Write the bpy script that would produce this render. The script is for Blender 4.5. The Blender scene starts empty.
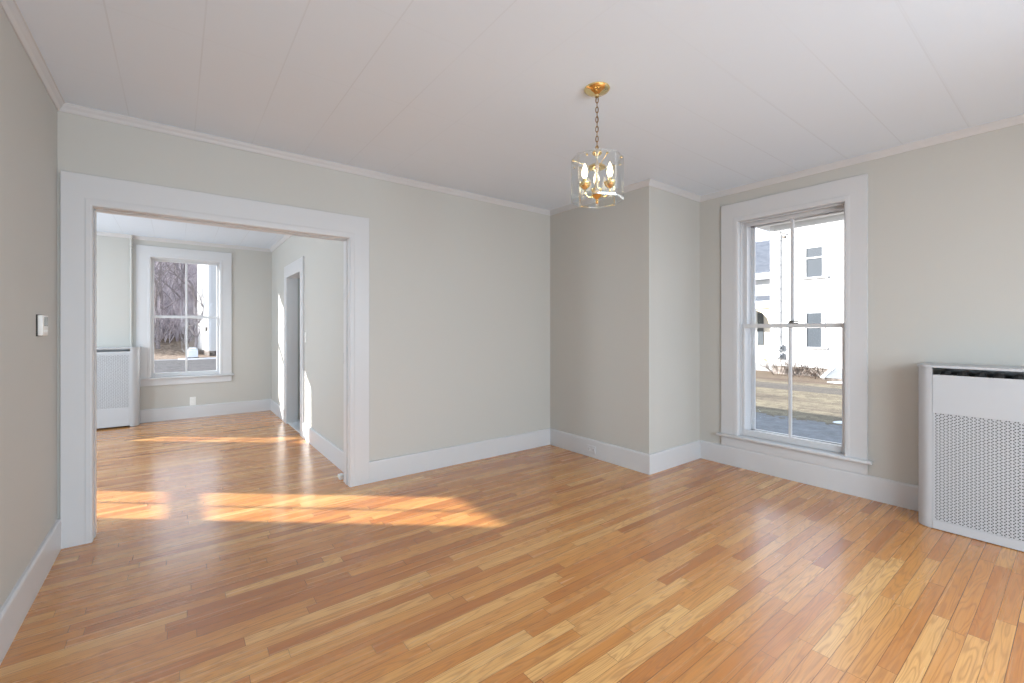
import bpy, bmesh, math, random
from mathutils import Vector, Matrix
random.seed(7)
scene = bpy.context.scene
COL = scene.collection

# ------------------------------------------------------------------ camera
cam_d = bpy.data.cameras.new('camera'); cam = bpy.data.objects.new('camera', cam_d); COL.objects.link(cam)
cam_d.sensor_width = 36; cam_d.lens = 439.27 / 1024 * 36
cam_d.shift_y = -(341.5 - 330.0) / 1024
cam_d.clip_start = .02; cam_d.clip_end = 400
cam.location = (0, 0, 1.22); cam.rotation_euler = (math.radians(90), 0, math.radians(-37.395))
scene.camera = cam

# ------------------------------------------------------------------ sky, sun, added area fills, exposure
SUN_DIR = Vector((.764, -.645, -.39)).normalized()
SKY, SUN_E = 2.0, 15.5
world = bpy.data.worlds.new('sky'); scene.world = world; world.use_nodes = True
wn = world.node_tree.nodes; wl = world.node_tree.links; wn.clear()
wo = wn.new('ShaderNodeOutputWorld'); wb = wn.new('ShaderNodeBackground'); wt = wn.new('ShaderNodeTexCoord')
wsep = wn.new('ShaderNodeSeparateXYZ'); wr = wn.new('ShaderNodeValToRGB')
wl.new(wt.outputs['Generated'], wsep.inputs[0]); wl.new(wsep.outputs['Z'], wr.inputs[0])
wr.color_ramp.elements[0].position = 0.0; wr.color_ramp.elements[0].color = (.97, .97, 1.0, 1)
wr.color_ramp.elements[1].position = .6; wr.color_ramp.elements[1].color = (.62, .78, 1.0, 1)
wl.new(wr.outputs[0], wb.inputs[0]); wb.inputs[1].default_value = SKY
wl.new(wb.outputs[0], wo.inputs[0])

sd = bpy.data.lights.new('sun', 'SUN'); so = bpy.data.objects.new('sun', sd); COL.objects.link(so)
sd.energy = SUN_E; sd.angle = math.radians(.6); sd.color = (1, .98, .95)
so.location = (-12, 14, 9); so.rotation_euler = SUN_DIR.to_track_quat('-Z', 'Y').to_euler()

def fill_light(name, loc, aim, w, h, power, col=(.75, .885, 1.0)):  # area fill added indoors to boost the window daylight
    d = bpy.data.lights.new(name, 'AREA'); o = bpy.data.objects.new(name, d); COL.objects.link(o)
    d.shape = 'RECTANGLE'; d.size = w; d.size_y = h; d.energy = power; d.color = col
    o.location = loc; o.rotation_euler = Vector(aim).to_track_quat('-Z', 'Y').to_euler()
fill_light('fill_rear', (.5, -1.75, 1.3), (0, 1, -.62), .8, 1.8, 76)  # added fill inside the rear windows, brightens the near room
fill_light('fill_rear', (1.9, -1.75, 1.3), (0, 1, -.62), .8, 1.8, 76)  # second added fill of the rear pair
fill_light('fill_right', (3.5, -1.38, 1.3), (-1, .25, -.65), .75, 1.8, 32)  # added fill at the right wall, lifts the left wall
fill_light('fill_passage', (2.25, 5.9, 1.6), (-1, 0, -.2), .7, 1.2, 7)  # added fill that brightens the passage, which has no window
fill_light('fill_far_room', (-2.59, 6.13, 1.4), (1, 0, 0), .7, 1.5, 54)  # added fill inside the far room's left window
fill_light('fill_far_room', (-2.59, 4.45, 1.4), (1, 0, 0), .7, 1.5, 54)  # added fill, no window at this spot

vs = scene.view_settings
vs.view_transform = 'Standard'; vs.look = 'None'; vs.gamma = 1; vs.use_curve_mapping = False; vs.exposure = 0.0
scene.cycles.max_bounces = 12; scene.cycles.diffuse_bounces = 6; scene.cycles.transparent_max_bounces = 24
scene.cycles.sample_clamp_indirect = 6

# ------------------------------------------------------------------ helpers
def S(r, g, b):
    f = lambda c: c / 12.92 if c <= .04045 else ((c + .055) / 1.055) ** 2.4
    return (f(r / 255), f(g / 255), f(b / 255), 1)

class G:
    """small node-graph writer"""
    def __init__(s, name):
        s.m = bpy.data.materials.new(name); s.m.use_nodes = True
        s.t = s.m.node_tree; s.n = s.t.nodes; s.l = s.t.links; s.n.clear()
        s.out = s.n.new('ShaderNodeOutputMaterial')
    def put(s, sock, v):
        if isinstance(v, bpy.types.NodeSocket): s.l.new(v, sock)
        elif v is not None: sock.default_value = v
    def math(s, op, a, b=None, c=None):
        n = s.n.new('ShaderNodeMath'); n.operation = op
        for i, v in enumerate((a, b, c)): s.put(n.inputs[i], v)
        return n.outputs[0]
    def pos(s):
        n = s.n.new('ShaderNodeNewGeometry'); return n.outputs['Position']
    def sep(s, v):
        n = s.n.new('ShaderNodeSeparateXYZ'); s.l.new(v, n.inputs[0]); return n.outputs
    def comb(s, x, y, z):
        n = s.n.new('ShaderNodeCombineXYZ')
        for i, v in enumerate((x, y, z)): s.put(n.inputs[i], v)
        return n.outputs[0]
    def noise(s, vec, scale=1, detail=2, rough=.5):
        n = s.n.new('ShaderNodeTexNoise'); s.l.new(vec, n.inputs['Vector'])
        n.inputs['Scale'].default_value = scale; n.inputs['Detail'].default_value = detail; n.inputs['Roughness'].default_value = rough
        return n.outputs['Fac']
    def white(s, vec=None, w=None):
        n = s.n.new('ShaderNodeTexWhiteNoise')
        if vec is not None: n.noise_dimensions = '3D'; s.l.new(vec, n.inputs['Vector'])
        else: n.noise_dimensions = '1D'; s.put(n.inputs['W'], w)
        return n.outputs['Value']
    def ramp(s, f, stops, const=False):
        n = s.n.new('ShaderNodeValToRGB'); s.l.new(f, n.inputs[0]); r = n.color_ramp
        if const: r.interpolation = 'CONSTANT'
        while len(r.elements) < len(stops): r.elements.new(.5)
        for e, (p, c) in zip(r.elements, stops): e.position = p; e.color = c
        return n.outputs[0]
    def mix(s, f, a, b, mode='MIX'):
        n = s.n.new('ShaderNodeMix'); n.data_type = 'RGBA'; n.blend_type = mode
        s.put(n.inputs[0], f); s.put(n.inputs[6], a); s.put(n.inputs[7], b)
        return n.outputs[2]
    def bump(s, h, strength=.2, dist=.002):
        n = s.n.new('ShaderNodeBump'); s.l.new(h, n.inputs['Height'])
        n.inputs['Strength'].default_value = strength; n.inputs['Distance'].default_value = dist
        return n.outputs[0]
    def bsdf(s, col, rough=.5, metal=0, normal=None, spec=.5, coat=None):
        n = s.n.new('ShaderNodeBsdfPrincipled')
        s.put(n.inputs['Base Color'], col); s.put(n.inputs['Roughness'], rough); s.put(n.inputs['Metallic'], metal)
        n.inputs['Specular IOR Level'].default_value = spec
        if normal is not None: s.l.new(normal, n.inputs['Normal'])
        if coat: n.inputs['Coat Weight'].default_value = coat[0]; n.inputs['Coat Roughness'].default_value = coat[1]
        s.l.new(n.outputs[0], s.out.inputs[0]); return n

def paint(name, c, rough=.5, nscale=220, bstr=.04, var=.02, metal=0, spec=.5):
    g = G(name); p = g.pos()
    n = g.noise(p, nscale, 2); big = g.noise(p, 1.3, 2)
    lo = tuple(x * (1 - var) for x in c[:3]) + (1,); hi = tuple(min(1, x * (1 + var)) for x in c[:3]) + (1,)
    g.bsdf(g.mix(big, lo, hi), rough, metal, g.bump(n, bstr, .001), spec)
    return g.m

M = {}
M['wall'] = paint('greige_wall_paint', S(187, 185, 179), .55, 260, .05, .015)
M['trim'] = paint('white_semigloss_trim', S(199, 199, 200), .32, 60, .02, .01)
M['cover'] = paint('white_enamel_metal', S(182, 184, 187), .35, 90, .015, .01)
M['plastic'] = paint('white_plastic', S(226, 225, 221), .4, 90, .01, .01)
M['grey_lcd'] = paint('grey_lcd', S(140, 143, 138), .25, 90, .0, .01)
M['dark'] = paint('dark_slot', S(52, 50, 48), .6, 90, .01, .05)
M['hole_shade'] = paint('dark_hole_shade', S(52, 52, 52), .8, 90, .0, .02)  # colour of the shade seen through the grille holes
M['iron'] = paint('silver_painted_iron', S(78, 76, 74), .5, 90, .1, .08)
M['brass'] = paint('polished_brass', S(240, 214, 156), .14, 40, .01, .02, 1)
M['antique'] = paint('antique_brass_chain', S(150, 120, 84), .3, 40, .01, .1, 1)
M['door'] = paint('white_door_paint', S(216, 216, 219), .4, 60, .02, .01)
M['tile'] = paint('pale_grey_floor_tile', S(205, 208, 212), .35, 30, .03, .04)
M['candle'] = paint('ivory_candle_sleeve', S(238, 226, 196), .5, 60, .01, .02)
M['metal'] = paint('dull_grey_metal', S(140, 144, 148), .45, 60, .03, .06, .6)
M['bronze'] = paint('dark_bronze', S(88, 82, 76), .4, 60, .03, .06, .7)

def glass(name, lo, hi, tint=(1, 1, 1, 1), rough=0.0):
    """thin clear glass: lets light through, reflects more at grazing angles"""
    g = G(name)
    tr = g.n.new('ShaderNodeBsdfTransparent'); tr.inputs[0].default_value = tint
    gl = g.n.new('ShaderNodeBsdfGlossy'); gl.inputs['Roughness'].default_value = rough
    lw = g.n.new('ShaderNodeLayerWeight'); lw.inputs[0].default_value = .5
    f = g.math('MULTIPLY_ADD', g.math('POWER', lw.outputs['Facing'], 4.0), hi - lo, lo)
    mx = g.n.new('ShaderNodeMixShader'); g.l.new(f, mx.inputs[0]); g.l.new(tr.outputs[0], mx.inputs[1]); g.l.new(gl.outputs[0], mx.inputs[2])
    g.l.new(mx.outputs[0], g.out.inputs[0]); return g.m
M['pane'] = glass('window_glass', .003, .4)
M['lampglass'] = glass('clear_lamp_glass', .03, .6, (.98, .99, .99, 1))
M['bevelglass'] = glass('bevelled_glass_edge', .38, .8, (.97, .99, .99, 1), .12)

def emitter(name, c, k):
    g = G(name); e = g.n.new('ShaderNodeEmission'); e.inputs[0].default_value = c; e.inputs[1].default_value = k
    g.l.new(e.outputs[0], g.out.inputs[0]); return g.m
M['bulb'] = emitter('lit_flame_bulb', (1, .84, .58, 1), 9)

def floor_mat():
    g = G('oak_strip_floor'); p = g.sep(g.pos()); X, Y = p[0], p[1]; W = .058
    ry = g.math('DIVIDE', Y, W); row = g.math('FLOOR', ry); fy = g.math('FRACT', ry)
    r1 = g.white(w=row); r2 = g.white(w=g.math('ADD', row, 77.31))
    ln = g.math('MULTIPLY_ADD', r2, .7, .45)
    px = g.math('DIVIDE', g.math('MULTIPLY_ADD', r1, 7.0, X), ln); idx = g.math('FLOOR', px); fx = g.math('MULTIPLY', g.math('FRACT', px), ln)
    pid = g.comb(row, idx, 0.5); pr = g.white(vec=pid); pr2 = g.white(vec=g.comb(idx, row, 3.7))
    base = g.ramp(pr, [(0, S(166, 98, 46)), (.14, S(184, 116, 56)), (.4, S(199, 134, 68)), (.68, S(207, 146, 79)), (.88, S(216, 160, 93)), (1, S(228, 180, 114))])
    base = g.mix(g.math('MULTIPLY', pr2, .35), base, S(192, 122, 60))
    ox = g.math('MULTIPLY', pr, 37.0); oy = g.math('MULTIPLY', pr2, 23.0)
    gx = g.math('ADD', X, ox); gy = g.math('ADD', Y, oy)
    n1 = g.noise(g.comb(g.math('MULTIPLY', gx, 1.6), g.math('MULTIPLY', gy, 17), 0), 1, 1.5, .5)
    ring = g.math('MULTIPLY_ADD', g.math('SINE', g.math('MULTIPLY', n1, 84)), .5, .5)
    ring = g.math('POWER', ring, 3.0)
    n2 = g.noise(g.comb(g.math('MULTIPLY', gx, 4), g.math('MULTIPLY', gy, 190), 0), 1, 2, .6)
    n3 = g.noise(g.comb(g.math('MULTIPLY', gx, 1.1), g.math('MULTIPLY', gy, 34), 0), 1, 1, .5)
    col = g.mix(g.math('MULTIPLY', ring, .46), base, S(150, 98, 56))
    col = g.mix(g.math('MULTIPLY', g.math('SUBTRACT', n2, .42), 1.0), col, S(138, 88, 48))
    col = g.mix(g.math('MULTIPLY', g.math('SUBTRACT', n3, .45), .55), col, S(224, 182, 128))
    dy = g.math('MULTIPLY', g.math('MINIMUM', fy, g.math('SUBTRACT', 1.0, fy)), W)
    dx = g.math('MINIMUM', fx, g.math('SUBTRACT', ln, fx))
    rg = g.math('MULTIPLY_ADD', r1, .0009, .0004)
    gap = g.math('MAXIMUM', g.math('LESS_THAN', dy, rg), g.math('LESS_THAN', dx, .0008))
    col = g.mix(g.math('MULTIPLY', gap, .8), col, S(64, 36, 18))
    h = g.math('MULTIPLY', gap, -1.0)
    wob = g.noise(g.comb(g.math('MULTIPLY', X, 2), g.math('MULTIPLY', Y, 9), 0), 1, 2)
    h = g.math('ADD', h, g.math('MULTIPLY', wob, 1.6))
    rr = g.math('MULTIPLY_ADD', n3, .12, .2)
    g.bsdf(col, rr, 0, g.bump(h, .12, .0015), .8, (.4, .17))
    return g.m
M['floor'] = floor_mat()

def ceiling_mat():
    g = G('painted_ceiling_panels'); p = g.sep(g.pos()); X, Y = p[0], p[1]; W = .315
    def seam(c, off, w=.0032):
        f = g.math('FRACT', g.math('DIVIDE', g.math('ADD', c, off), W))
        d = g.math('MULTIPLY', g.math('MINIMUM', f, g.math('SUBTRACT', 1.0, f)), W)
        return g.math('LESS_THAN', d, w)
    mx = g.ramp(g.math('DIVIDE', X, 4.0), [(.2, (1, 1, 1, 1)), (.45, (.08, .08, .08, 1))])
    my = g.ramp(g.math('DIVIDE', X, 4.0), [(.5, (.1, .1, .1, 1)), (.72, (1, 1, 1, 1))])
    patch = g.ramp(g.noise(g.pos(), .9, 2), [(.35, (.35, .35, .35, 1)), (.62, (1, 1, 1, 1))])
    sx = g.math('MULTIPLY', seam(X, .222), mx); sy = g.math('MULTIPLY', seam(Y, -.447 + .315), my)
    cross = g.math('MULTIPLY', seam(g.math('MULTIPLY', Y, .5), -1.165, .0012), .4)
    s = g.math('MAXIMUM', g.math('MAXIMUM', sx, sy), cross); s = g.math('MULTIPLY', s, patch)
    col = g.mix(g.math('MULTIPLY', s, .12), S(218, 229, 241), S(120, 118, 116))
    wob = g.noise(g.pos(), 2.2, 2)
    h = g.math('ADD', g.math('MULTIPLY', s, -1.0), g.math('MULTIPLY', wob, 3.0))
    g.bsdf(col, .6, 0, g.bump(h, .2, .002), .35)
    return g.m
M['ceiling'] = ceiling_mat()

class MB:
    def __init__(s, xf=None): s.bm = bmesh.new(); s.M = xf or Matrix()
    def v(s, x, y, z): return s.bm.verts.new(s.M @ Vector((x, y, z)))
    def f(s, vs):
        try: return s.bm.faces.new(vs)
        except ValueError: return None
    def box(s, x0, x1, y0, y1, z0, z1, bev=0, seg=1):
        V = [s.v(x, y, z) for x in (x0, x1) for y in (y0, y1) for z in (z0, z1)]
        F = [s.f([V[i] for i in q]) for q in ((0, 1, 3, 2), (4, 6, 7, 5), (0, 4, 5, 1), (2, 3, 7, 6), (0, 2, 6, 4), (1, 5, 7, 3))]
        if bev:
            E = list({e for f in F for e in f.edges})
            bmesh.ops.bevel(s.bm, geom=E, offset=bev, segments=seg, affect='EDGES', profile=.5)
        return s
    def loft(s, rings, close=True, caps=True):
        R = [[s.v(*p) for p in r] for r in rings]; n = len(R[0])
        for a, b in zip(R[:-1], R[1:]):
            for i in range(n if close else n - 1):
                s.f([a[i], a[(i + 1) % n], b[(i + 1) % n], b[i]])
        if caps and close: s.f(R[0][::-1]); s.f(R[-1])
        return s
    def prism(s, poly, z0, z1): return s.loft([[(x, y, z0) for x, y in poly], [(x, y, z1) for x, y in poly]])
    def tube(s, pts, r, n=8, closed=False):
        P = [Vector(p) for p in pts]; R = r if isinstance(r, (list, tuple)) else [r] * len(P)
        rings = []; up = Vector((0, 0, 1)); k = len(P)
        for i, p in enumerate(P):
            if closed: t = P[(i + 1) % k] - P[i - 1]
            else: t = P[min(i + 1, k - 1)] - P[max(i - 1, 0)]
            t.normalize(); a = t.cross(up)
            if a.length < 1e-3: a = t.cross(Vector((1, 0, 0)))
            a.normalize(); b = t.cross(a); up = -b if i else up
            if i == 0: up = -b
            rings.append([tuple(p + (a * math.cos(q) + b * math.sin(q)) * R[i]) for q in [2 * math.pi * j / n for j in range(n)]])
        if closed: rings.append(rings[0]); return s.loft(rings, caps=False)
        return s.loft(rings)
    def lathe(s, prof, c=(0, 0, 0), n=24):
        return s.loft([[(c[0] + r * math.cos(2 * math.pi * j / n), c[1] + r * math.sin(2 * math.pi * j / n), c[2] + z) for j in range(n)] for r, z in prof])
    def build(s, name, mat, parent=None, smooth=False, origin=None, label=None, cat=None, group=None, kind=None):
        bmesh.ops.recalc_face_normals(s.bm, faces=s.bm.faces[:])
        me = bpy.data.meshes.new(name); o = bpy.data.objects.new(name, me); COL.objects.link(o)
        if parent is not None:
            m = Matrix(); q = parent
            while q is not None: m = q.matrix_basis @ m; q = q.parent
            s.bm.transform(m.inverted()); o.parent = parent
        elif origin is not None:
            s.bm.transform(Matrix.Translation(-Vector(origin))); o.location = origin
        s.bm.to_mesh(me); s.bm.free(); me.materials.append(M[mat] if isinstance(mat, str) else mat)
        if smooth:
            for p in me.polygons: p.use_smooth = True
            me.set_sharp_from_angle(angle=math.radians(40))
        tag(o, label, cat, group, kind); return o

def tag(o, label=None, cat=None, group=None, kind=None):
    for k, v in (('label', label), ('category', cat), ('group', group), ('kind', kind)):
        if v: o[k] = v
    return o
def thing(name, loc, label=None, cat=None, group=None, kind=None):
    o = bpy.data.objects.new(name, None); COL.objects.link(o); o.location = loc; o.empty_display_size = .1
    return tag(o, label, cat, group, kind)
def copy_tree(o, parent=None):
    c = o.copy(); COL.objects.link(c); c.parent = parent
    for ch in list(o.children): copy_tree(ch, c)
    return c
def struct(b, name, mat, label, cat=None): return b.build(name, mat, label=label, cat=cat or name.split('_')[0], kind='structure')

# ------------------------------------------------------------------ dimensions of the rooms
YB, XL, XR = 3.489, -.527, 3.983            # wall with the opening, left wall, window wall
XB, YF = 3.182, 2.251                       # boxed-out corner
ZN, ZF = 2.487, 2.45                        # ceilings: near room, far room
YW = YB + .13                               # far side of the opening wall
YE, XE, XW = 7.557, 1.157, -2.62            # far room: end wall, right wall, left wall
YS = -2.2                                   # rear wall, behind the camera

def holed(face_axis, a0, a1, z0, z1, d0, d1, holes):
    """slab wall: along-axis a, thickness d0..d1, rectangular openings"""
    b = MB(); A = sorted({a0, a1, *[h[0] for h in holes], *[h[1] for h in holes]}); Z = sorted({z0, z1, *[h[2] for h in holes], *[h[3] for h in holes]})
    A = [a for a in A if a0 <= a <= a1]; Z = [z for z in Z if z0 <= z <= z1]
    P = (lambda a, d, z: (a, d, z)) if face_axis == 'x' else (lambda a, d, z: (d, a, z))
    def solid(i, j):
        if not (0 <= i < len(A) - 1 and 0 <= j < len(Z) - 1): return False
        ca, cz = (A[i] + A[i + 1]) / 2, (Z[j] + Z[j + 1]) / 2
        return not any(h[0] < ca < h[1] and h[2] < cz < h[3] for h in holes)
    vs = {}
    def v(i, k, j):
        if (i, k, j) not in vs: vs[i, k, j] = b.v(*P(A[i], (d0, d1)[k], Z[j]))
        return vs[i, k, j]
    for i in range(len(A) - 1):
        for j in range(len(Z) - 1):
            if not solid(i, j): continue
            for k in (0, 1): b.f([v(i, k, j), v(i + 1, k, j), v(i + 1, k, j + 1), v(i, k, j + 1)])
            if not solid(i - 1, j): b.f([v(i, 0, j), v(i, 1, j), v(i, 1, j + 1), v(i, 0, j + 1)])
            if not solid(i + 1, j): b.f([v(i + 1, 0, j), v(i + 1, 1, j), v(i + 1, 1, j + 1), v(i + 1, 0, j + 1)])
            if not solid(i, j - 1): b.f([v(i, 0, j), v(i, 1, j), v(i + 1, 1, j), v(i + 1, 0, j)])
            if not solid(i, j + 1): b.f([v(i, 0, j + 1), v(i, 1, j + 1), v(i + 1, 1, j + 1), v(i + 1, 0, j + 1)])
    return b

# window openings: s0, s1, z0 (stool top), z1, meeting rail
WR = dict(a=(1.10, 1.881), z=(.28, 2.182), rail=1.256)         # near room, right wall
WF = dict(a=(-.268, .495), z=(.585, 2.186), rail=1.40)         # far room, end wall
WG = dict(a=(-1.97, -1.40), z=(.66, 2.186), rail=1.40)        # far room, end wall, behind the jamb
WL = dict(a=(5.76, 6.52), z=(.585, 2.255), rail=1.385, storm=1.46)          # far room, left wall
WS = dict(a=(-1.75, -1.0), z=(.28, 2.182), rail=1.256)          # right wall, unseen, added to light the left wall
WA = dict(a=(.1, .9), z=(.28, 2.182), rail=1.256)             # rear wall
WC = dict(a=(1.5, 2.3), z=(.28, 2.182), rail=1.256)            # rear wall
G_ = .015
def hole(w): return (w['a'][0] - G_, w['a'][1] + G_, w['z'][0] - .024, w['z'][1] + G_)

struct(holed('x', XW - .15, XR, 0, 2.6, YB, YW, [(-.396, 1.085, -.1, 1.95)]), 'wall_back', 'wall', 'greige wall holding the wide white cased opening')
struct(holed('y', YS - .15, YB, 0, 2.6, XL - .12, XL, []), 'wall_left', 'wall', 'greige wall with the white thermostat')
struct(holed('y', YS - .15, YE + .15, 0, 2.6, XR, XR + .26, [hole(WR), hole(WS)]), 'wall_right', 'wall', 'greige wall around the tall window above the lawn')
struct(MB().box(XB, XR, YF, YB, 0, 2.6), 'wall_corner', 'wall', 'greige boxed-out corner beside the tall window')
struct(holed('x', XL - .12, XR, 0, 2.6, YS - .15, YS, [hole(WA), hole(WC)]), 'wall_rear', 'wall', 'greige wall behind the viewpoint with two windows')
struct(holed('x', XW - .15, XR, 0, 2.6, YE, YE + .15, [hole(WF), hole(WG)]), 'wall_far', 'wall', 'greige end wall of the far room around its window')
struct(holed('y', YW, YE, 0, 2.6, XW - .15, XW, [hole(WL)]), 'wall_far_left', 'wall', 'greige left wall of the far room')
struct(holed('y', YW, YE, 0, 2.6, XE, XE + .12, [(5.525, 6.355, -.1, 1.915)]), 'wall_far_right', 'wall', 'greige right wall of the far room with the narrow doorway')
struct(MB().box(-1.2, -.478, YE - .028, YE, 0, 2.6), 'wall_chase', 'wall', 'shallow greige wall section behind the heating pipe')
hb = MB(); hb.box(XE + .12, 2.3, 5.2, 5.3, 0, 2.6); hb.box(XE + .12, 2.3, 6.5, 6.6, 0, 2.6); hb.box(2.3, 2.4, 5.2, 6.6, 0, 2.6)
struct(hb, 'wall_passage', 'wall', 'greige walls of the small passage behind the narrow doorway')
struct(MB().box(XW - .15, XR + .26, YS - .15, YE + .15, -.12, 0), 'floor', 'floor', 'glossy oak strip floor running through both rooms')
struct(MB().box(XE + .02, 2.3, 5.3, 6.5, 0, .006), 'floor_passage', 'tile', 'pale grey floor of the passage behind the narrow doorway')
struct(MB().box(XL - .12, XR, YS - .15, YB, ZN, ZN + .1), 'ceiling', 'ceiling', 'white panelled ceiling of the near room')
struct(MB().box(XW - .15, XR, YW, YE, ZF, ZF + .1), 'ceiling_far', 'ceiling', 'white ceiling of the far room')
struct(MB().box(XW - .4, XR + .4, YS - .4, YE + .35, 2.6, 3.15), 'roof', 'trim', 'roof mass over both rooms')

# ------------------------------------------------------------------ baseboards and crown
def run(b, p0, p1, n, prof, m0, m1):
    p0, p1, n = Vector(p0), Vector(p1), Vector(n); d = (p1 - p0).normalized()
    r0 = [(*(p0 + n * o - d * (m0 * o)), z) for o, z in prof]; r1 = [(*(p1 + n * o + d * (m1 * o)), z) for o, z in prof]
    return b.loft([r0, r1])
BASE = [(0, .0), (.018, .0), (.018, .156), (.015, .165), (.010, .168), (0, .168)]
def crown_prof(z): return [(0, z - .043), (.006, z - .043), (.010, z - .037), (.016, z - .026), (.027, z - .014), (.031, z - .006), (.036, z - .005), (.036, z), (0, z)]
CN, CF = crown_prof(ZN), crown_prof(ZF)
def board(name, segs, label, prof=BASE, cat='baseboard'):
    b = MB()
    for p0, p1, n, m0, m1 in segs: run(b, p0, p1, n, prof, m0, m1)
    return struct(b, name, 'trim', label, cat)
board('baseboard_back', [((1.223, YB), (XB, YB), (0, -1), 0, -1)], 'white baseboard right of the cased opening')
board('baseboard_left', [((XL, YS), (XL, YB - .019), (1, 0), -1, 0)], 'white baseboard under the thermostat')
board('baseboard_corner', [((XB, YB), (XB, YF), (-1, 0), -1, 1), ((XB, YF), (XR, YF), (0, -1), 1, -1)], 'white baseboard wrapping the boxed-out corner')
board('baseboard_right', [((XR, YF), (XR, YS), (-1, 0), -1, -1)], 'white baseboard under the tall window')
board('baseboard_rear', [((XR, YS), (XL, YS), (0, 1), -1, -1)], 'white baseboard behind the viewpoint')
board('baseboard_far', [((-.376, YE), (XE, YE), (0, -1), 0, -1)], 'white baseboard along the end wall of the far room')
board('baseboard_far_right', [((XE, YE), (XE, 6.485), (-1, 0), -1, 0), ((XE, 5.395), (XE, YW), (-1, 0), 0, -1)], 'white baseboard both sides of the narrow doorway')
board('baseboard_far_left', [((XW, YW), (XW, YE), (1, 0), -1, -1)], 'white baseboard on the left wall of the far room')
for nm, segs, lab, pr in (
    ('trim_crown', [((XL, YS), (XL, YB), (1, 0), -1, -1), ((XL, YB), (XB, YB), (0, -1), -1, -1), ((XB, YB), (XB, YF), (-1, 0), -1, 1),
                    ((XB, YF), (XR, YF), (0, -1), 1, -1), ((XR, YF), (XR, YS), (-1, 0), -1, -1), ((XR, YS), (XL, YS), (0, 1), -1, -1)], 'white crown moulding around the near ceiling', CN),
    ('trim_crown_far', [((XW, YE), (-1.2, YE), (0, -1), -1, 0), ((-1.2, YE - .028), (-.478, YE - .028), (0, -1), 0, 1), ((-.478, YE - .028), (-.478, YE), (1, 0), 1, -1), ((-.478, YE), (XE, YE), (0, -1), -1, -1),
                        ((XE, YE), (XE, YW), (-1, 0), -1, -1), ((XW, YW), (XW, YE), (1, 0), -1, -1)], 'white crown moulding around the far room ceiling', CF)):
    board(nm, segs, lab, pr, 'trim')

# ------------------------------------------------------------------ casings
def casing3(b, s0, s1, z0, z1, wl, wr, wh, face=0.0, t=.019, bead=True):
    """mitred three-sided casing; local y<0 is the room side"""
    pr = [(0, 0), (0, .013), (.03, .019), (.07, .021), (.2, .021), (.26, t), (.985, t), (1, t - .003), (1, 0)] if bead else [(0, 0), (0, t - .003), (.02, t), (.985, t), (1, t - .003), (1, 0)]
    rings = []
    for q in range(4):
        ring = []
        for o, d in pr:
            x = s0 - o * wl if q < 2 else s1 + o * wr
            z = z0 if q in (0, 3) else z1 + o * wh
            ring.append((x, face - d, z))
        rings.append(ring)
    return b.loft(rings)
def frame_at(wall, face):
    """local (along, outward, up) to world for each wall direction"""
    if wall == '+y': return Matrix.Translation((0, face, 0)), 1
    if wall == '-y': return Matrix.Translation((0, face, 0)) @ Matrix.Rotation(math.pi, 4, 'Z'), -1
    if wall == '+x': return Matrix.Translation((face, 0, 0)) @ Matrix.Rotation(-math.pi / 2, 4, 'Z'), -1
    if wall == '-x': return Matrix.Translation((face, 0, 0)) @ Matrix.Rotation(math.pi / 2, 4, 'Z'), 1

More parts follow.
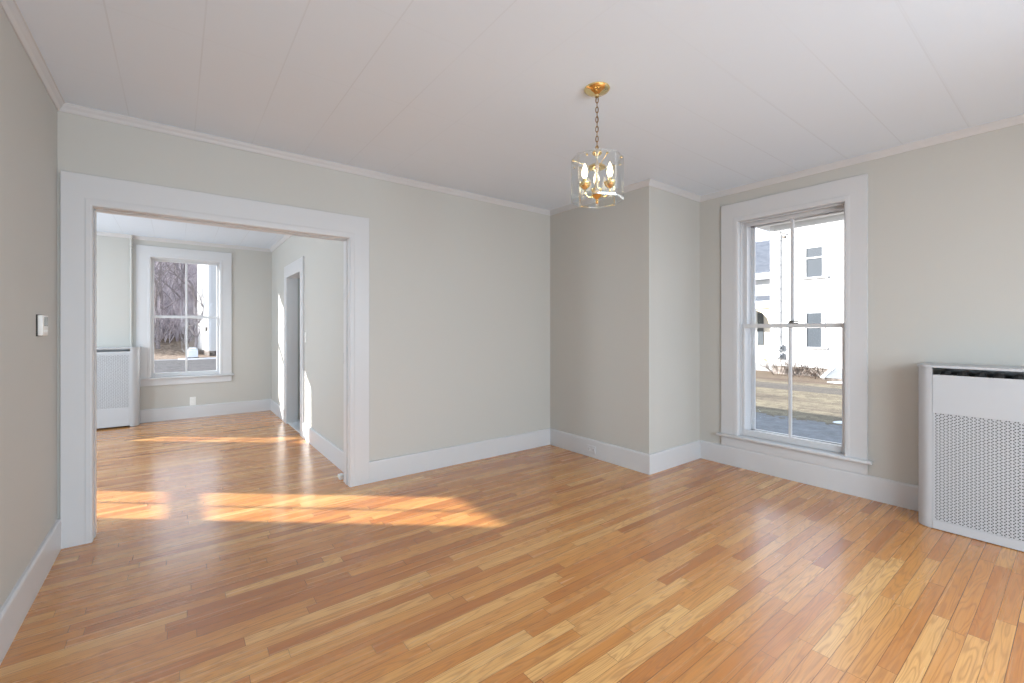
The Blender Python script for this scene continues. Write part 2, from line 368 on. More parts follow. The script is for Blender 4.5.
def make_window(name, wall, face, w, label, cw=(.15, .14, .172), apron=True, lock=True):
    X, sg = frame_at(wall, face); a = sorted((w['a'][0] * sg, w['a'][1] * sg)); s0, s1 = a; z0, z1 = w['z']; zr = w['rail']
    wl, wr, wh = cw
    dp = w.get('deep', 0)
    base = X @ Vector(((s0 + s1) / 2, 0, z0))
    t = thing(name, base, label, 'window', None, 'structure')
    b = MB(X); casing3(b, s0, s1, z0, z1, wl, wr, wh); b.build('window_casing', 'trim', t)
    b = MB(X); b.box(s0 - wl - .032, s1 + wr + .032, -.05, 0, z0 - .024, z0, .006, 2); b.box(s0, s1, -.005, .13, z0 - .024, z0); b.build('window_stool', 'trim', t, True)
    b = MB(X); b.box(s0 - wl, s1 + wr, -.017, 0, w.get('ap', z0 - .11), z0 - .024, .003); b.build('window_apron', 'trim', t)
    b = MB(X)
    b.box(s0 - G_, s0, 0, .148 + dp, z0, z1); b.box(s1, s1 + G_, 0, .148 + dp, z0, z1); b.box(s0 - G_, s1 + G_, 0, .148 + dp, z1, z1 + G_)
    b.box(s0 - G_, s1 + G_, .12, .175 + dp, z0 - .03, z0 - .004)
    b.build('window_jamb', 'trim', t)
    b = MB(X)
    for x0, x1 in ((s0, s0 + .006), (s1 - .006, s1)): b.box(x0, x1, .022, .04, z0, z1, .002); b.box(x0, x1, .078, .084, z0, z1)
    b.box(s0, s1, .022, .04, z1 - .011, z1, .002); b.build('window_stop', 'trim', t)
    b = MB(X)
    for x0, x1 in ((s0, s0 + .03), (s1 - .03, s1)): b.box(x0, x1, .124 + dp, .146 + dp, z0, z1)
    b.box(s0, s1, .124 + dp, .146 + dp, z1 - .02, z1); b.box(s0, s1, .124 + dp, .146 + dp, z0, z0 + .03); 
    if 'storm' in w: b.box(s0, s1, .126, .144, w['storm'] - .02, w['storm'] + .02)
    b.build('storm_frame', 'trim', t)
    c = (s0 + s1) / 2
    for nm, d0, d1, za, zb, ra, rb in (('sash', .042, .076, z0 + .001, zr + .017, .053, .034), ('sash', .086, .118, zr - .017, z1, .034, .034)):
        b = MB(X); e = .003; k = .031
        b.box(s0 + .001, s0 + k, d0, d1, za, zb, e); b.box(s1 - k, s1 - .001, d0, d1, za, zb, e)
        b.box(s0 + k, s1 - k, d0, d1, za, za + ra, e); b.box(s0 + k, s1 - k, d0, d1, zb - rb, zb, e)
        b.box(c - .011, c + .011, d0 + .004, d1 - .004, za + ra, zb - rb, .004)
        sh = b.build(nm, 'trim', t)
        for x0, x1 in ((s0 + k, c - .011), (c + .011, s1 - k)):
            MB(X).box(x0 - .002, x1 + .002, (d0 + d1) / 2 - .0015, (d0 + d1) / 2 + .0015, za + ra - .002, zb - rb + .002).build('pane', 'pane', sh)
        if nm == 'sash' and lock and d0 < .05:
            b = MB(X); q = c + (.02 if sg < 0 else -.02)
            b.box(q - .035, q + .035, d0 + .004, d1, zb, zb + .008, .002); b.tube([(q - .02, d0 + .018, zb + .008), (q - .02, d0 + .018, zb + .02)], .011, 10); b.box(q - .022, q + .04, d0 + .006, d0 + .02, zb + .014, zb + .024, .003)
            b.build('sash_lock', 'bronze', sh, label='dark bronze sash lock')
    return t
WR['ap'] = .168; WR['deep'] = .11; WS['ap'] = .168; WS['deep'] = .11
make_window('window_1', '+x', XR, WR, 'tall double-hung window facing the white house', (.153, .138, .17))
make_window('window_2', '+y', YE, WF, 'double-hung window of the far room facing the bare trees', (.15, .145, .15), lock=False)
make_window('window_3', '+y', YE, WG, 'double-hung window of the far room hidden by the opening jamb', (.12, .12, .15), lock=False)
make_window('window_4', '-x', XW, WL, 'sunny double-hung window in the left wall of the far room', lock=False)
make_window('window_5', '-y', YS, WA, 'double-hung window behind the viewpoint, by the left wall', lock=False)
make_window('window_6', '-y', YS, WC, 'double-hung window behind the viewpoint, by the radiator', lock=False)

make_window('window_fill', '+x', XR, WS, 'unseen double-hung window added to the right wall for fill light', lock=False)

# wide cased opening
t = thing('trim_opening', (.35, YB, 0), 'wide white cased opening between the two rooms', 'doorway', None, 'structure')
b = MB(Matrix.Translation((0, YB, 0))); casing3(b, -.382, 1.07, 0, 1.932, .132, .153, .178); b.build('casing', 'trim', t)
b = MB(Matrix.Translation((0, YW, 0)) @ Matrix.Rotation(math.pi, 4, 'Z')); casing3(b, -1.07, .382, 0, 1.932, .085, .14, .17); b.build('casing', 'trim', t)
b = MB()
b.box(-.396, -.382, YB, YW, 0, 1.932); b.box(1.07, 1.085, YB, YW, 0, 1.932); b.box(-.389, 1.085, YB, YW, 1.932, 1.947)
b.build('jamb', 'trim', t)
b = MB()
b.box(-.382, -.378, YB + .045, YB + .085, 0, 1.932, .002); b.box(1.064, 1.07, YB + .045, YB + .085, 0, 1.932, .002); b.box(-.374, 1.07, YB + .045, YB + .085, 1.927, 1.932, .002)
b.build('door_stop_strip', 'trim', t)
for z in (1.46, .95):
    b = MB(); b.box(1.0675, 1.0705, YW - .035, YW - .004, z, z + .085, .0008); b.tube([(1.067, YW - .002, z), (1.067, YW - .002, z + .085)], .003, 8); b.build('hinge', 'trim', t)
b = MB(); b.box(1.052, 1.09, 3.685, 3.735, .012, .04, .006, 2); b.box(1.06, 1.085, 3.69, 3.73, 0, .012)
b.build('door_stop', 'plastic', origin=(1.07, 3.71, 0), label='small white stop on the floor by the right jamb of the wide opening', cat='door stop')

# narrow doorway in the far right wall
t = thing('door_1', (XE, 5.94, 0), 'narrow white doorway in the right wall of the far room', 'doorway', None, 'structure')
X, sg = frame_at('+x', XE)
b = MB(X); casing3(b, -6.34, -5.54, 0, 1.90, .145, .145, .155, bead=False); b.build('casing', 'trim', t)
b = MB(X); b.box(-6.355, -6.34, 0, .12, 0, 1.9); b.box(-5.54, -5.525, 0, .12, 0, 1.9); b.box(-6.355, -5.525, 0, .12, 1.9, 1.915); b.build('jamb', 'trim', t)
b = MB(X); b.box(-6.34, -5.54, -.004, .05, 0, .014, .004); b.build('threshold', 'trim', t)

# ------------------------------------------------------------------ radiator covers
def perforated(b, a0, a1, z0, z1, cw, chh, r, P):
    na = int((a1 - a0) / cw); nz = int((z1 - z0) / chh)
    C = lambda i, j: (a0 + i * cw, z0 + (j + (.5 if i % 2 else 0)) * chh)
    vs = {}
    def V(p):
        k = (round(p[0], 5), round(p[1], 5))
        if k not in vs: vs[k] = b.v(*P(*k))
        return vs[k]
    for i in range(na):
        for j in range(nz):
            if i % 2 == 0: T = [(C(i, j), C(i + 1, j), C(i, j + 1)), (C(i, j + 1), C(i + 1, j), C(i + 1, j + 1))]
            else: T = [(C(i, j), C(i + 1, j), C(i + 1, j + 1)), (C(i, j), C(i + 1, j + 1), C(i, j + 1))]
            for t3 in T:
                gx = sum(p[0] for p in t3) / 3; gz = sum(p[1] for p in t3) / 3
                out = []
                for k in range(3):
                    p, q = t3[k], t3[(k + 1) % 3]; out += [p, ((p[0] + q[0]) / 2, (p[1] + q[1]) / 2)]
                inn = []
                for p in out:
                    d = math.hypot(p[0] - gx, p[1] - gz); inn.append((gx + (p[0] - gx) / d * r, gz + (p[1] - gz) / d * r))
                O = [V(p) for p in out]; I = [b.v(*P(*p)) for p in inn]
                for k in range(6): b.f([O[k], O[(k + 1) % 6], I[(k + 1) % 6], I[k]])

def cover_outline(depth, L, r, t=0.0, seg=8):
    """plan outline of a cover with its visible end rounded; a along the wall from 0 (that end) to L, d off the wall"""
    pts = [(t, .0205)]
    for i in range(seg + 1):
        q = math.pi / 2 * i / seg; rr = r - t
        pts.append((r - rr * math.cos(q), depth - r + rr * math.sin(q)))
    pts.append((L, depth - t)); return pts

def radiator_cover(loc, Xf, depth, L, r, panel_a, zt, slot, grille, label, cell, gap, solid_to_floor=True):
    """local: x along the wall from the visible end, y off the wall"""
    t = thing('radiator_cover', loc, label, 'radiator cover')
    T = lambda: MB(Xf)
    b = T(); o = cover_outline(depth + .008, L + .008, r + .008); b.prism([(-.008, .003)] + [(x - .008, y) for x, y in o[1:]] + [(L, .003)], zt - .014, zt); b.build('top', 'cover', t)
    b = T(); out = [p for p in cover_outline(depth, L, r) if p[0] < panel_a] + [(panel_a, depth)]; inn = [p for p in cover_outline(depth, L, r, .012) if p[0] < panel_a] + [(panel_a, depth - .012)]
    b.prism(out + inn[::-1], .004 if solid_to_floor else .0, zt - .014); b.build('end_panel', 'cover', t, True)
    b = T(); e = .0012; lo, hi = grille[2], grille[3]
    ya, yb = depth - .013, depth - .001
    b.box(panel_a + e, L, ya, yb, hi, slot[0], .001); b.box(panel_a + e, L, ya, yb, gap, lo, .001)
    b.box(panel_a + e, grille[0], ya, yb, lo, hi); b.box(grille[1], L, ya, yb, lo, hi)
    if zt - .014 - slot[1] > .005: b.box(panel_a + e, L, ya, yb, slot[1], zt - .014, .001)
    b.build('front_panel', 'cover', t)
    b = T(); perforated(b, grille[0] - .012, grille[1] + .03, lo - cell[1], hi + cell[1], cell[0], cell[1], cell[2], lambda a, z: (a, depth - .0045, z))
    g = b.build('grille', 'cover', t); g.modifiers.new('sheet', 'SOLIDIFY').thickness = .0012
    b = T(); b.box(panel_a + .006, L - .03, depth - .024, depth - .021, lo - .01, hi + .01); b.build('grille_shade', 'hole_shade', t, label='dark sheet added behind the grille to shade its holes')  # added dark sheet, stands in for the shade inside the cover
    b = T(); b.box(L - .014, L, .0205, depth - .014, 0, zt - .014); b.box(panel_a + .03, L - .02, .0205, .03, slot[1] - .05, slot[1]); b.build('end_panel', 'cover', t)
    return t
# near: along the right wall; local x runs towards -Y, local y towards -X
XN = Matrix(((0, -1, 0, XR), (-1, 0, 0, .65), (0, 0, 1, 0), (0, 0, 0, 1)))
radiator_cover((XR - .15, -.05, 0), XN, XR - 3.69, 1.46, .07, .073, 1.004, (.947, .99), (.079, 1.41, .056, .712), 'white perforated metal radiator cover beside the tall window', (.0166, .0186, .0038), .004)
XFm = Matrix(((-1, 0, 0, -.375), (0, -1, 0, YE - .028), (0, 0, 1, 0), (0, 0, 0, 1)))
radiator_cover((-.77, YE - .15, 0), XFm, .222, .80, .085, .087, 1.004, (.952, .978), (.095, .77, .25, .907), 'white radiator cover under the heating pipe in the far room', (.0166, .0186, .0032), .02)

def radiator(loc, Xf, a0, n, d0, d1, z0, z1, label):
    t = thing('radiator', loc, label, 'radiator')
    dm = (d0 + d1) / 2; h = (d1 - d0) / 2
    b = MB(Xf)
    for i in range(n):
        a = a0 + i * .075
        for d in (dm - h * .62, dm + h * .62): b.tube([(a, d, z0 + .06), (a, d, z1 - .04)], .022, 8)
        b.tube([(a, dm - h * .62, z1 - .04), (a, dm - h * .3, z1 - .012), (a, dm + h * .3, z1 - .012), (a, dm + h * .62, z1 - .04)], .024, 8)
        b.tube([(a, dm - h * .62, z0 + .06), (a, dm + h * .62, z0 + .06)], .024, 8)
    for z in (z0 + .08, z1 - .06): b.tube([(a0 - .03, dm, z), (a0 + n * .075 - .045, dm, z)], .02, 8)
    for a in (a0, a0 + (n - 1) * .075):
        for d in (dm - h * .62, dm + h * .62): b.tube([(a, d, z0), (a, d, z0 + .06)], [.03, .018], 8)
    b.build('sections', 'iron', t, True)
    return t
radiator((XR - .15, -.05, 0), XN, .115, 16, .06, .23, 0, .955, 'silver radiator inside the cover beside the tall window')
radiator((-.77, YE - .15, 0), XFm, .16, 8, .04, .16, 0, .90, 'silver radiator inside the cover of the far room')

b = MB(); b.tube([(-.463, YE - .048, .9), (-.463, YE - .048, ZF)], .0135, 12)
hp = b.build('heating_pipe', 'wall', origin=(-.463, YE - .048, .9), smooth=True, label='thin painted heating pipe rising from the far radiator cover to the ceiling', cat='pipe')
for z in (2.285, 2.325, 2.40):
    b = MB(); b.lathe([(.0135, -.012), (.02, -.009), (.02, .009), (.0135, .012)], (-.463, YE - .048, z), 12); b.build('collar', 'wall', hp, True)

# ------------------------------------------------------------------ small wall things
t = thing('thermostat', (XL, 3.075, 1.19), 'small white thermostat with grey screen on the left wall', 'thermostat')
MB().box(XL, XL + .004, 3.016, 3.134, 1.19, 1.294, .001).build('back_plate', 'dark', t)
MB().box(XL + .004, XL + .023, 3.02, 3.13, 1.193, 1.291, .004, 2).build('housing', 'plastic', t, True)
MB().box(XL + .0225, XL + .0245, 3.04, 3.115, 1.238, 1.283, .0008).build('screen', 'grey_lcd', t, label='grey display')
for y in (3.045, 3.07, 3.095): MB().box(XL + .0225, XL + .025, y, y + .014, 1.208, 1.22, .0008).build('button', 'plastic', t)

t = thing('wall_outlet', (XB - .018, 2.885, .075), 'white horizontal outlet in the baseboard of the boxed-out corner', 'outlet')
MB().box(XB - .0235, XB - .0178, 2.828, 2.942, .04, .112, .002).build('cover_plate', 'trim', t)
for y in (2.857, 2.913):
    s = MB().box(XB - .0265, XB - .023, y - .017, y + .017, .06, .092, .003, 2).build('socket', 'trim', t)
    b = MB(); b.box(XB - .027, XB - .0262, y - .008, y + .001, .068, .07); b.box(XB - .027, XB - .0262, y - .008, y + .001, .082, .084); b.build('slot', 'dark', s)
t = thing('wall_outlet', (.183, YE, .23), 'white upright outlet above the baseboard under the far window', 'outlet')
MB().box(.148, .218, YE - .006, YE, .172, .288, .002).build('cover_plate', 'plastic', t)
for z in (.204, .256): MB().box(.166, .2, YE - .009, YE - .005, z - .017, z + .017, .003, 2).build('socket', 'plastic', t)
t = thing('light_switch', (XE, 5.33, 1.14), 'white switch plate beside the narrow doorway', 'light switch')
MB().box(XE - .006, XE, 5.295, 5.365, 1.08, 1.195, .002).build('cover_plate', 'plastic', t)
MB().box(XE - .016, XE - .005, 5.325, 5.335, 1.128, 1.152, .002).build('toggle', 'plastic', t)

# ------------------------------------------------------------------ chandelier
CX, CY = 1.755, 1.561
ROT = math.radians(90 - 48.35)
t = thing('chandelier', (CX, CY, 1.89), 'brass chandelier with clear octagonal glass panels hanging on a chain', 'chandelier')
Rz = Matrix.Translation((CX, CY, 0)) @ Matrix.Rotation(ROT, 4, 'Z')      # local +x points away from the viewpoint
b = MB(Rz); b.lathe([(.0, ZN), (.066, ZN), (.067, ZN - .005), (.062, ZN - .012), (.046, ZN - .022), (.02, ZN - .03), (.012, ZN - .034), (.011, ZN - .044), (0, ZN - .046)], n=40); b.build('canopy', 'brass', t, True)
b = MB(Rz); z = ZN - .044; i = 0
while z > 2.185:
    pts = []
    for k in range(14):
        q = 2 * math.pi * k / 14; u, w = .0072 * math.cos(q), .0165 * math.sin(q)
        pts.append((u, 0, z - .0165 + w) if i % 2 else (0, u, z - .0165 + w))
    b.tube(pts, .0021, 6, True); z -= .0255; i += 1
b.tube([(.003, .002, ZN - .04), (-.003, -.002, 2.33), (.003, .001, 2.17)], .0014, 6)
b.build('chain', 'antique', t, True, label='darker brass link chain')
b = MB(Rz)
b.lathe([(0, 2.182), (.004, 2.18), (.006, 2.17), (.012, 2.166), (.024, 2.155), (.026, 2.148), (.02, 2.14), (.01, 2.133), (.0065, 2.125), (.0065, 2.10), (.012, 2.095), (.03, 2.088), (.044, 2.078), (.046, 2.07), (.042, 2.068), (.02, 2.07), (.007, 2.06),
         (.006, 2.02), (.01, 2.01), (.014, 1.995), (.009, 1.98), (.0065, 1.96), (.014, 1.95), (.03, 1.936), (.032, 1.926), (.022, 1.914), (.01, 1.908), (.006, 1.9), (.009, 1.892), (.006, 1.884), (0, 1.88)], n=24)
b.build('stem', 'brass', t, True)
R8 = .139; ring = [(R8 * math.cos(math.pi / 4 * k), R8 * math.sin(math.pi / 4 * k)) for k in range(8)]
zb, zt = 1.895, 2.12
for k in range(8):
    p, q = Vector(ring[k]), Vector(ring[(k + 1) % 8]); d = (q - p).normalized(); n = Vector((d.y, -d.x)); L = (q - p).length
    e, bv, th = .0015, .009, .004
    def P(a, o, z): w = p + d * a + n * o; return (w.x, w.y, z)
    b = MB(Rz)
    ou = [P(bv + e, 0, zb + bv), P(L - bv - e, 0, zb + bv), P(L - bv - e, 0, zt - bv), P(bv + e, 0, zt - bv)]
    inn = [P(bv + e, -th, zb + bv), P(L - bv - e, -th, zb + bv), P(L - bv - e, -th, zt - bv), P(bv + e, -th, zt - bv)]
    b.loft([ou, inn]); g = b.build('glass_panel', 'lampglass', t)
    b = MB(Rz)
    o1 = [P(e, -th * .7, zb), P(L - e, -th * .7, zb), P(L - e, -th * .7, zt), P(e, -th * .7, zt)]
    i1 = [P(e, -th, zb), P(L - e, -th, zb), P(L - e, -th, zt), P(e, -th, zt)]
    V0 = [b.v(*x) for x in ou]; V1 = [b.v(*x) for x in o1]; V2 = [b.v(*x) for x in i1]; V3 = [b.v(*x) for x in inn]
    for A, B in ((V0, V1), (V1, V2), (V2, V3)):
        for i in range(4): b.f([A[i], A[(i + 1) % 4], B[(i + 1) % 4], B[i]])
    b.build('bevelled_edge', 'bevelglass', g)
    mid = (p + q) / 2
    if k % 2 == 0:
        b = MB(Rz); b.tube([(.04 * math.cos(math.pi / 4 * (k + .5)), .04 * math.sin(math.pi / 4 * (k + .5)), 2.075), (mid.x * .6, mid.y * .6, 2.084), (mid.x, mid.y, 2.098)], .0013, 8); b.build('panel_bracket', 'brass', t, True)
    b = MB(Rz); b.lathe([(0, -.006), (.005, -.004), (.006, 0), (.005, .004), (0, .006)], (mid.x * 1.02, mid.y * 1.02, 2.098), 10); b.build('panel_screw', 'brass', t, True)
for k in range(3):
    q = math.radians(122 + 120 * k); c, s_ = math.cos(q), math.sin(q); r = .074
    A = lambda rr, z: (c * rr, s_ * rr, z)
    b = MB(Rz); b.tube([A(.012, 1.932), A(.028, 1.915), A(.048, 1.91), A(.066, 1.922), A(r, 1.945), A(r, 1.955)], .0038, 8)
    b.lathe([(.003, 1.948), (.012, 1.952), (.026, 1.966), (.031, 1.982), (.029, 1.983), (.014, 1.968), (0, 1.964)], (c * r, s_ * r, 0), 16)
    arm = b.build('arm', 'brass', t, True)
    b = MB(Rz); b.lathe([(0, 1.964), (.0105, 1.964), (.0105, 2.005), (0, 2.007)], (c * r, s_ * r, 0), 14); b.build('candle_sleeve', 'brass', arm, True)
    b = MB(Rz); b.lathe([(0, 2.005), (.008, 2.008), (.014, 2.022), (.0155, 2.035), (.013, 2.05), (.008, 2.066), (.003, 2.08), (0, 2.086)], (c * r, s_ * r, 0), 16); b.build('bulb', 'bulb', arm, True)

# ------------------------------------------------------------------ outside: ground
def ground_mat():
    g = G('winter_lawn'); P = g.pos(); p = g.sep(P)
    n1 = g.noise(g.comb(g.math('MULTIPLY', p[0], 1.1), g.math('MULTIPLY', p[1], .22), 0), 1, 4, .6); n2 = g.noise(P, 3.5, 4, .75); n3 = g.noise(P, 45, 2, .7)
    c = g.ramp(n1, [(.3, S(84, 75, 66)), (.42, S(117, 106, 92)), (.55, S(138, 128, 107)), (.68, S(100, 90, 79))])
    c = g.mix(g.math('MULTIPLY', g.math('GREATER_THAN', n2, .53), .55), c, S(95, 86, 77)); c = g.mix(g.math('MULTIPLY', g.math('GREATER_THAN', n3, .58), .5), c, S(72, 66, 58))
    bed = g.math('GREATER_THAN', g.math('ADD', p[0], n2), 19.6); c = g.mix(g.math('MULTIPLY', bed, .6), c, S(104, 88, 78))
    road = g.math('MULTIPLY', g.math('GREATER_THAN', p[0], 16.4), g.math('LESS_THAN', p[0], 18.2))
    c = g.mix(g.math('MULTIPLY', road, .7), c, S(92, 88, 86))
    wobble = g.math('MULTIPLY', g.math('SUBTRACT', n2, .5), 2.5)
    near_grey = g.math('LESS_THAN', g.math('ADD', p[0], wobble), 11.2); grey_tones = g.ramp(n2, [(.3, S(106, 107, 110)), (.7, S(140, 141, 144))]); c = g.mix(g.math('MULTIPLY', near_grey, .85), c, grey_tones)  # mottled grey over the ground nearest the house
    yw = g.math('ADD', p[1], wobble)
    litter = g.ramp(n2, [(.32, S(84, 74, 66)), (.5, S(128, 112, 98)), (.64, S(160, 142, 124))]); c = g.mix(g.math('GREATER_THAN', yw, 38.5), c, litter)
    strip = g.math('MULTIPLY', g.math('GREATER_THAN', p[1], 37.2), g.math('LESS_THAN', yw, 39.3)); strip = g.math('MULTIPLY', strip, g.math('GREATER_THAN', p[0], .1)); c = g.mix(strip, c, S(168, 168, 172))
    mid_grey = g.math('MULTIPLY', g.math('MULTIPLY', g.math('GREATER_THAN', p[1], 18.0), g.math('LESS_THAN', p[1], 37.2)), near_grey); c = g.mix(mid_grey, c, g.ramp(n2, [(.35, S(70, 68, 68)), (.65, S(104, 101, 100))]))  # darker mottled grey in front of the pale strip
    g.bsdf(c, .9, 0, g.bump(n2, .5, .05), .1); return g.m
M['ground'] = ground_mat()
def gh(x, y):
    h = -.8
    if y > 46: h += (y - 46) * .32
    if 24 < y <= 46: h += 0
    return h
b = MB(); xs = [-70 + 5 * i for i in range(29)]; ys = [-40 + 4 * i for i in range(38)]
V = [[b.v(x, y, gh(x, y)) for y in ys] for x in xs]
for i in range(len(xs) - 1):
    for j in range(len(ys) - 1): b.f([V[i][j], V[i + 1][j], V[i + 1][j + 1], V[i][j + 1]])
struct(b, 'ground_outside', 'ground', 'winter lawn outside rising to a wooded hillside', 'ground')

M['snow'] = paint('old_snow', S(244, 246, 250), .7, 30, .3, .03)
def snow(x, y, rx, ry, a, sd, label):
    rnd = random.Random(sd); b = MB(); n = 18; k = [1 + rnd.uniform(-.3, .3) for _ in range(n)]
    rings = []
    for s, z in ((1, -.01), (.85, .025), (.5, .045), (.05, .05)):
        rings.append([(x + math.cos(a) * rx * s * k[i] * math.cos(2 * math.pi * i / n) - math.sin(a) * ry * s * k[i] * math.sin(2 * math.pi * i / n),
                       y + math.sin(a) * rx * s * k[i] * math.cos(2 * math.pi * i / n) + math.cos(a) * ry * s * k[i] * math.sin(2 * math.pi * i / n), gh(x, y) + z) for i in range(n)])
    b.loft(rings).build('snow_patch', 'snow', origin=(x, y, gh(x, y)), smooth=True, label=label, cat='snow', group='snow patches on the lawn')
snow(11.5, 3.1, .26, .08, math.radians(112), 1, 'long thin snow patch along the edge of the shade on the lawn')
snow(9.0, 2.65, .3, .12, math.radians(95), 2, 'small snow patch on the lawn low in the tall window')
snow(7.9, 2.35, .4, .14, math.radians(80), 3, 'snow patch nearest the tall window, at the pane\'s bottom edge')
snow(20.2, 5.6, .3, .5, 0, 4, 'snow patch beside the cellar hatch of the white house')

# ------------------------------------------------------------------ outside: white neighbour house
def clapboard(name, c, pitch=.115):
    g = G(name); p = g.sep(g.pos())
    f = g.math('FRACT', g.math('DIVIDE', p[2], pitch)); n = g.noise(g.pos(), 6, 3)
    edge = g.math('LESS_THAN', f, .07)
    col = g.mix(g.math('MULTIPLY', edge, .35), g.mix(n, c, tuple(x * .94 for x in c[:3]) + (1,)), S(150, 152, 158))
    g.bsdf(col, .6, 0, g.bump(f, .6, .02), .3); return g.m
M['clap'] = clapboard('white_clapboard', S(204, 204, 203))
M['housetrim'] = paint('white_house_trim', S(206, 206, 206), .5, 20, .05, .02)
M['cream'] = paint('cream_porch_trim', S(226, 212, 184), .55, 20, .05, .03)
M['darkglass'] = paint('dark_window_glass', S(70, 76, 82), .3, 3, .02, .12)
M['shade'] = paint('white_roller_shade', S(222, 224, 226), .7, 20, .02, .02)
def shingle():
    g = G('grey_slate_roof'); p = g.sep(g.pos()); v = g.comb(g.math('MULTIPLY', p[1], 3.3), g.math('MULTIPLY', p[2], 7), 0)
    n = g.noise(v, 1, 4, .7); g.bsdf(g.ramp(n, [(.3, S(74, 78, 86)), (.7, S(104, 108, 116))]), .8, 0, g.bump(n, .4, .02), .2); return g.m
M['slate'] = shingle()
def stone():
    g = G('fieldstone'); n = g.noise(g.pos(), 3.2, 4, .6)
    g.bsdf(g.ramp(n, [(.35, S(66, 60, 56)), (.5, S(112, 104, 98)), (.65, S(158, 150, 142))]), .9, 0, g.bump(n, .8, .08), .2); return g.m
M['stone'] = stone()

HX, HY = 21.98, 8.92
hs = thing('white_house', (26, 4, -.8), 'white clapboard house across the lawn, seen through the tall window', 'house')
holes = [(6.84, 7.52, 3.52, 5.2), (6.87, 7.50, .48, 2.2)]
holed('y', -2, HY, -.42, 6.4, HX, HX + .2, holes).build('facade', 'clap', hs)
b = MB(); b.box(HX + .2, HX + 8, -2, -1.8, -.42, 6.4); b.box(HX + .2, HX + 8, HY - .2, HY, -.42, 6.4); b.box(HX + 7.8, HX + 8, -1.8, HY - .2, -.42, 6.4); b.build('side_wall', 'clap', hs)
b = MB(); b.box(HX + .04, HX + 7.9, -1.9, HY - .06, -.85, -.42); b.build('foundation', 'stone', hs)
b = MB(); b.box(HX - .025, HX + .14, HY - .13, HY + .025, -.42, 6.3); b.build('corner_board', 'housetrim', hs)
b = MB(); b.box(HX - .5, HX + .3, -2.5, HY + .5, 6.03, 6.1); b.box(HX - .5, HX - .47, -2.5, HY + .5, 6.03, 6.32); b.box(HX - .5, HX + 8.4, HY + .47, HY + .5, 6.03, 6.3); b.box(HX + .2, HX + 8, HY - .05, HY + .5, 6.03, 6.1); b.build('eave', 'housetrim', hs)
b = MB(); b.loft([[(HX - .55, y, 6.31), (HX + 4, y, 9.3), (HX + 8.55, y, 6.31), (HX + 8.55, y, 6.2), (HX + 4, y, 9.15), (HX - .55, y, 6.2)] for y in (-2.5, HY + .5)]); b.build('roof', 'slate', hs)
b = MB(); b.loft([[(HX, y, 6.3), (HX + 4, y, 9.1), (HX + 8, y, 6.3)] for y in (HY - .2, HY)]); b.build('gable', 'clap', hs)
for (y0, y1, z0, z1), sh in zip(holes, (.24, .14)):
    b = MB(); b.box(HX - .03, HX + .06, y0 - .1, y0, z0, z1); b.box(HX - .03, HX + .06, y1, y1 + .1, z0, z1); b.box(HX - .04, HX + .06, y0 - .12, y1 + .12, z1, z1 + .13)
    b.box(HX - .09, HX + .06, y0 - .2, y1 + .2, z0 - .07, z0); zm = (z0 + z1) / 2
    b.box(HX + .0, HX + .04, y0, y1, zm - .03, zm + .03)
    for y in (y0, y1 - .04): b.box(HX + .0, HX + .04, y, y + .04, z0, z1)
    w = b.build('window', 'housetrim', hs)
    MB().box(HX + .035, HX + .05, y0, y1, z0, z1).build('pane', 'darkglass', w)
    MB().box(HX + .012, HX + .03, y0 + .04, y1 - .04, z1 - sh * (z1 - z0), z1).build('shade', 'shade', w)
# wing with porch
WX = 25.4
b = MB(); b.box(WX, WX + .2, HY, 15, -.8, 4.1); b.build('wing_wall', 'clap', hs)
b = MB(); b.loft([[(WX - .5, y, 4.25), (WX + 3.6, y, 6.75), (WX + 3.6, y, 6.6), (WX - .5, y, 4.12)] for y in (HY + .02, 15.4)]); b.build('wing_roof', 'slate', hs)
b = MB(); b.box(WX - .52, WX - .46, HY + .02, 15.4, 3.95, 4.27); b.box(WX - .46, WX, HY + .02, 15.4, 3.95, 3.99); b.build('wing_eave', 'housetrim', hs)
b = MB(); b.loft([[(WX - 2.3, y, 2.62), (WX, y, 3.1), (WX, y, 2.98), (WX - 2.3, y, 2.5)] for y in (HY + .02, 15)]); b.build('porch_roof', 'slate', hs)
b = MB(); b.box(WX - 2.34, WX - 2.26, HY + .02, 15, 2.3, 2.66); b.build('porch_fascia', 'housetrim', hs)
for y in (9.25, 11.3, 13.6): MB().box(WX - 2.25, WX - 2.12, y, y + .13, -.3, 2.3).build('porch_post', 'housetrim', hs)
b = MB()
for y, s in ((9.38, 1), (11.3, -1), (11.43, 1)):
    pts = [(y, 2.3), (y + s * .75, 2.3), (y + s * .72, 2.2), (y + s * .45, 2.08), (y + s * .2, 1.8), (y + s * .1, 1.45), (y, 1.4)]
    b.loft([[(x, p, z) for p, z in pts] for x in (WX - 2.21, WX - 2.16)])
b.build('porch_bracket', 'cream', hs)
b = MB(); b.box(WX - 2.3, WX, HY + .02, 15, -.4, -.3); b.build('porch_deck', 'cream', hs)
b = MB(); b.box(WX - 2.2, WX - 2.17, HY + .02, 15, -.84, -.4); b.build('porch_shade_sheet', 'dark', hs)  # dark sheet standing in for the shade under the deck
b = MB()
for i in range(60):
    y = HY + .05 + i * .1
    for s in (-1, 1):
        y1 = y + s * .42; b.loft([[(WX - 2.27 + s * .008, y - .018, -.82), (WX - 2.27 + s * .008, y + .018, -.82)][::1] + [(WX - 2.255 + s * .008, y + .018, -.82), (WX - 2.255 + s * .008, y - .018, -.82)],
                                 [(WX - 2.27 + s * .008, y1 - .018, -.4), (WX - 2.27 + s * .008, y1 + .018, -.4), (WX - 2.255 + s * .008, y1 + .018, -.4), (WX - 2.255 + s * .008, y1 - .018, -.4)]])
b.build('lattice', 'housetrim', hs)
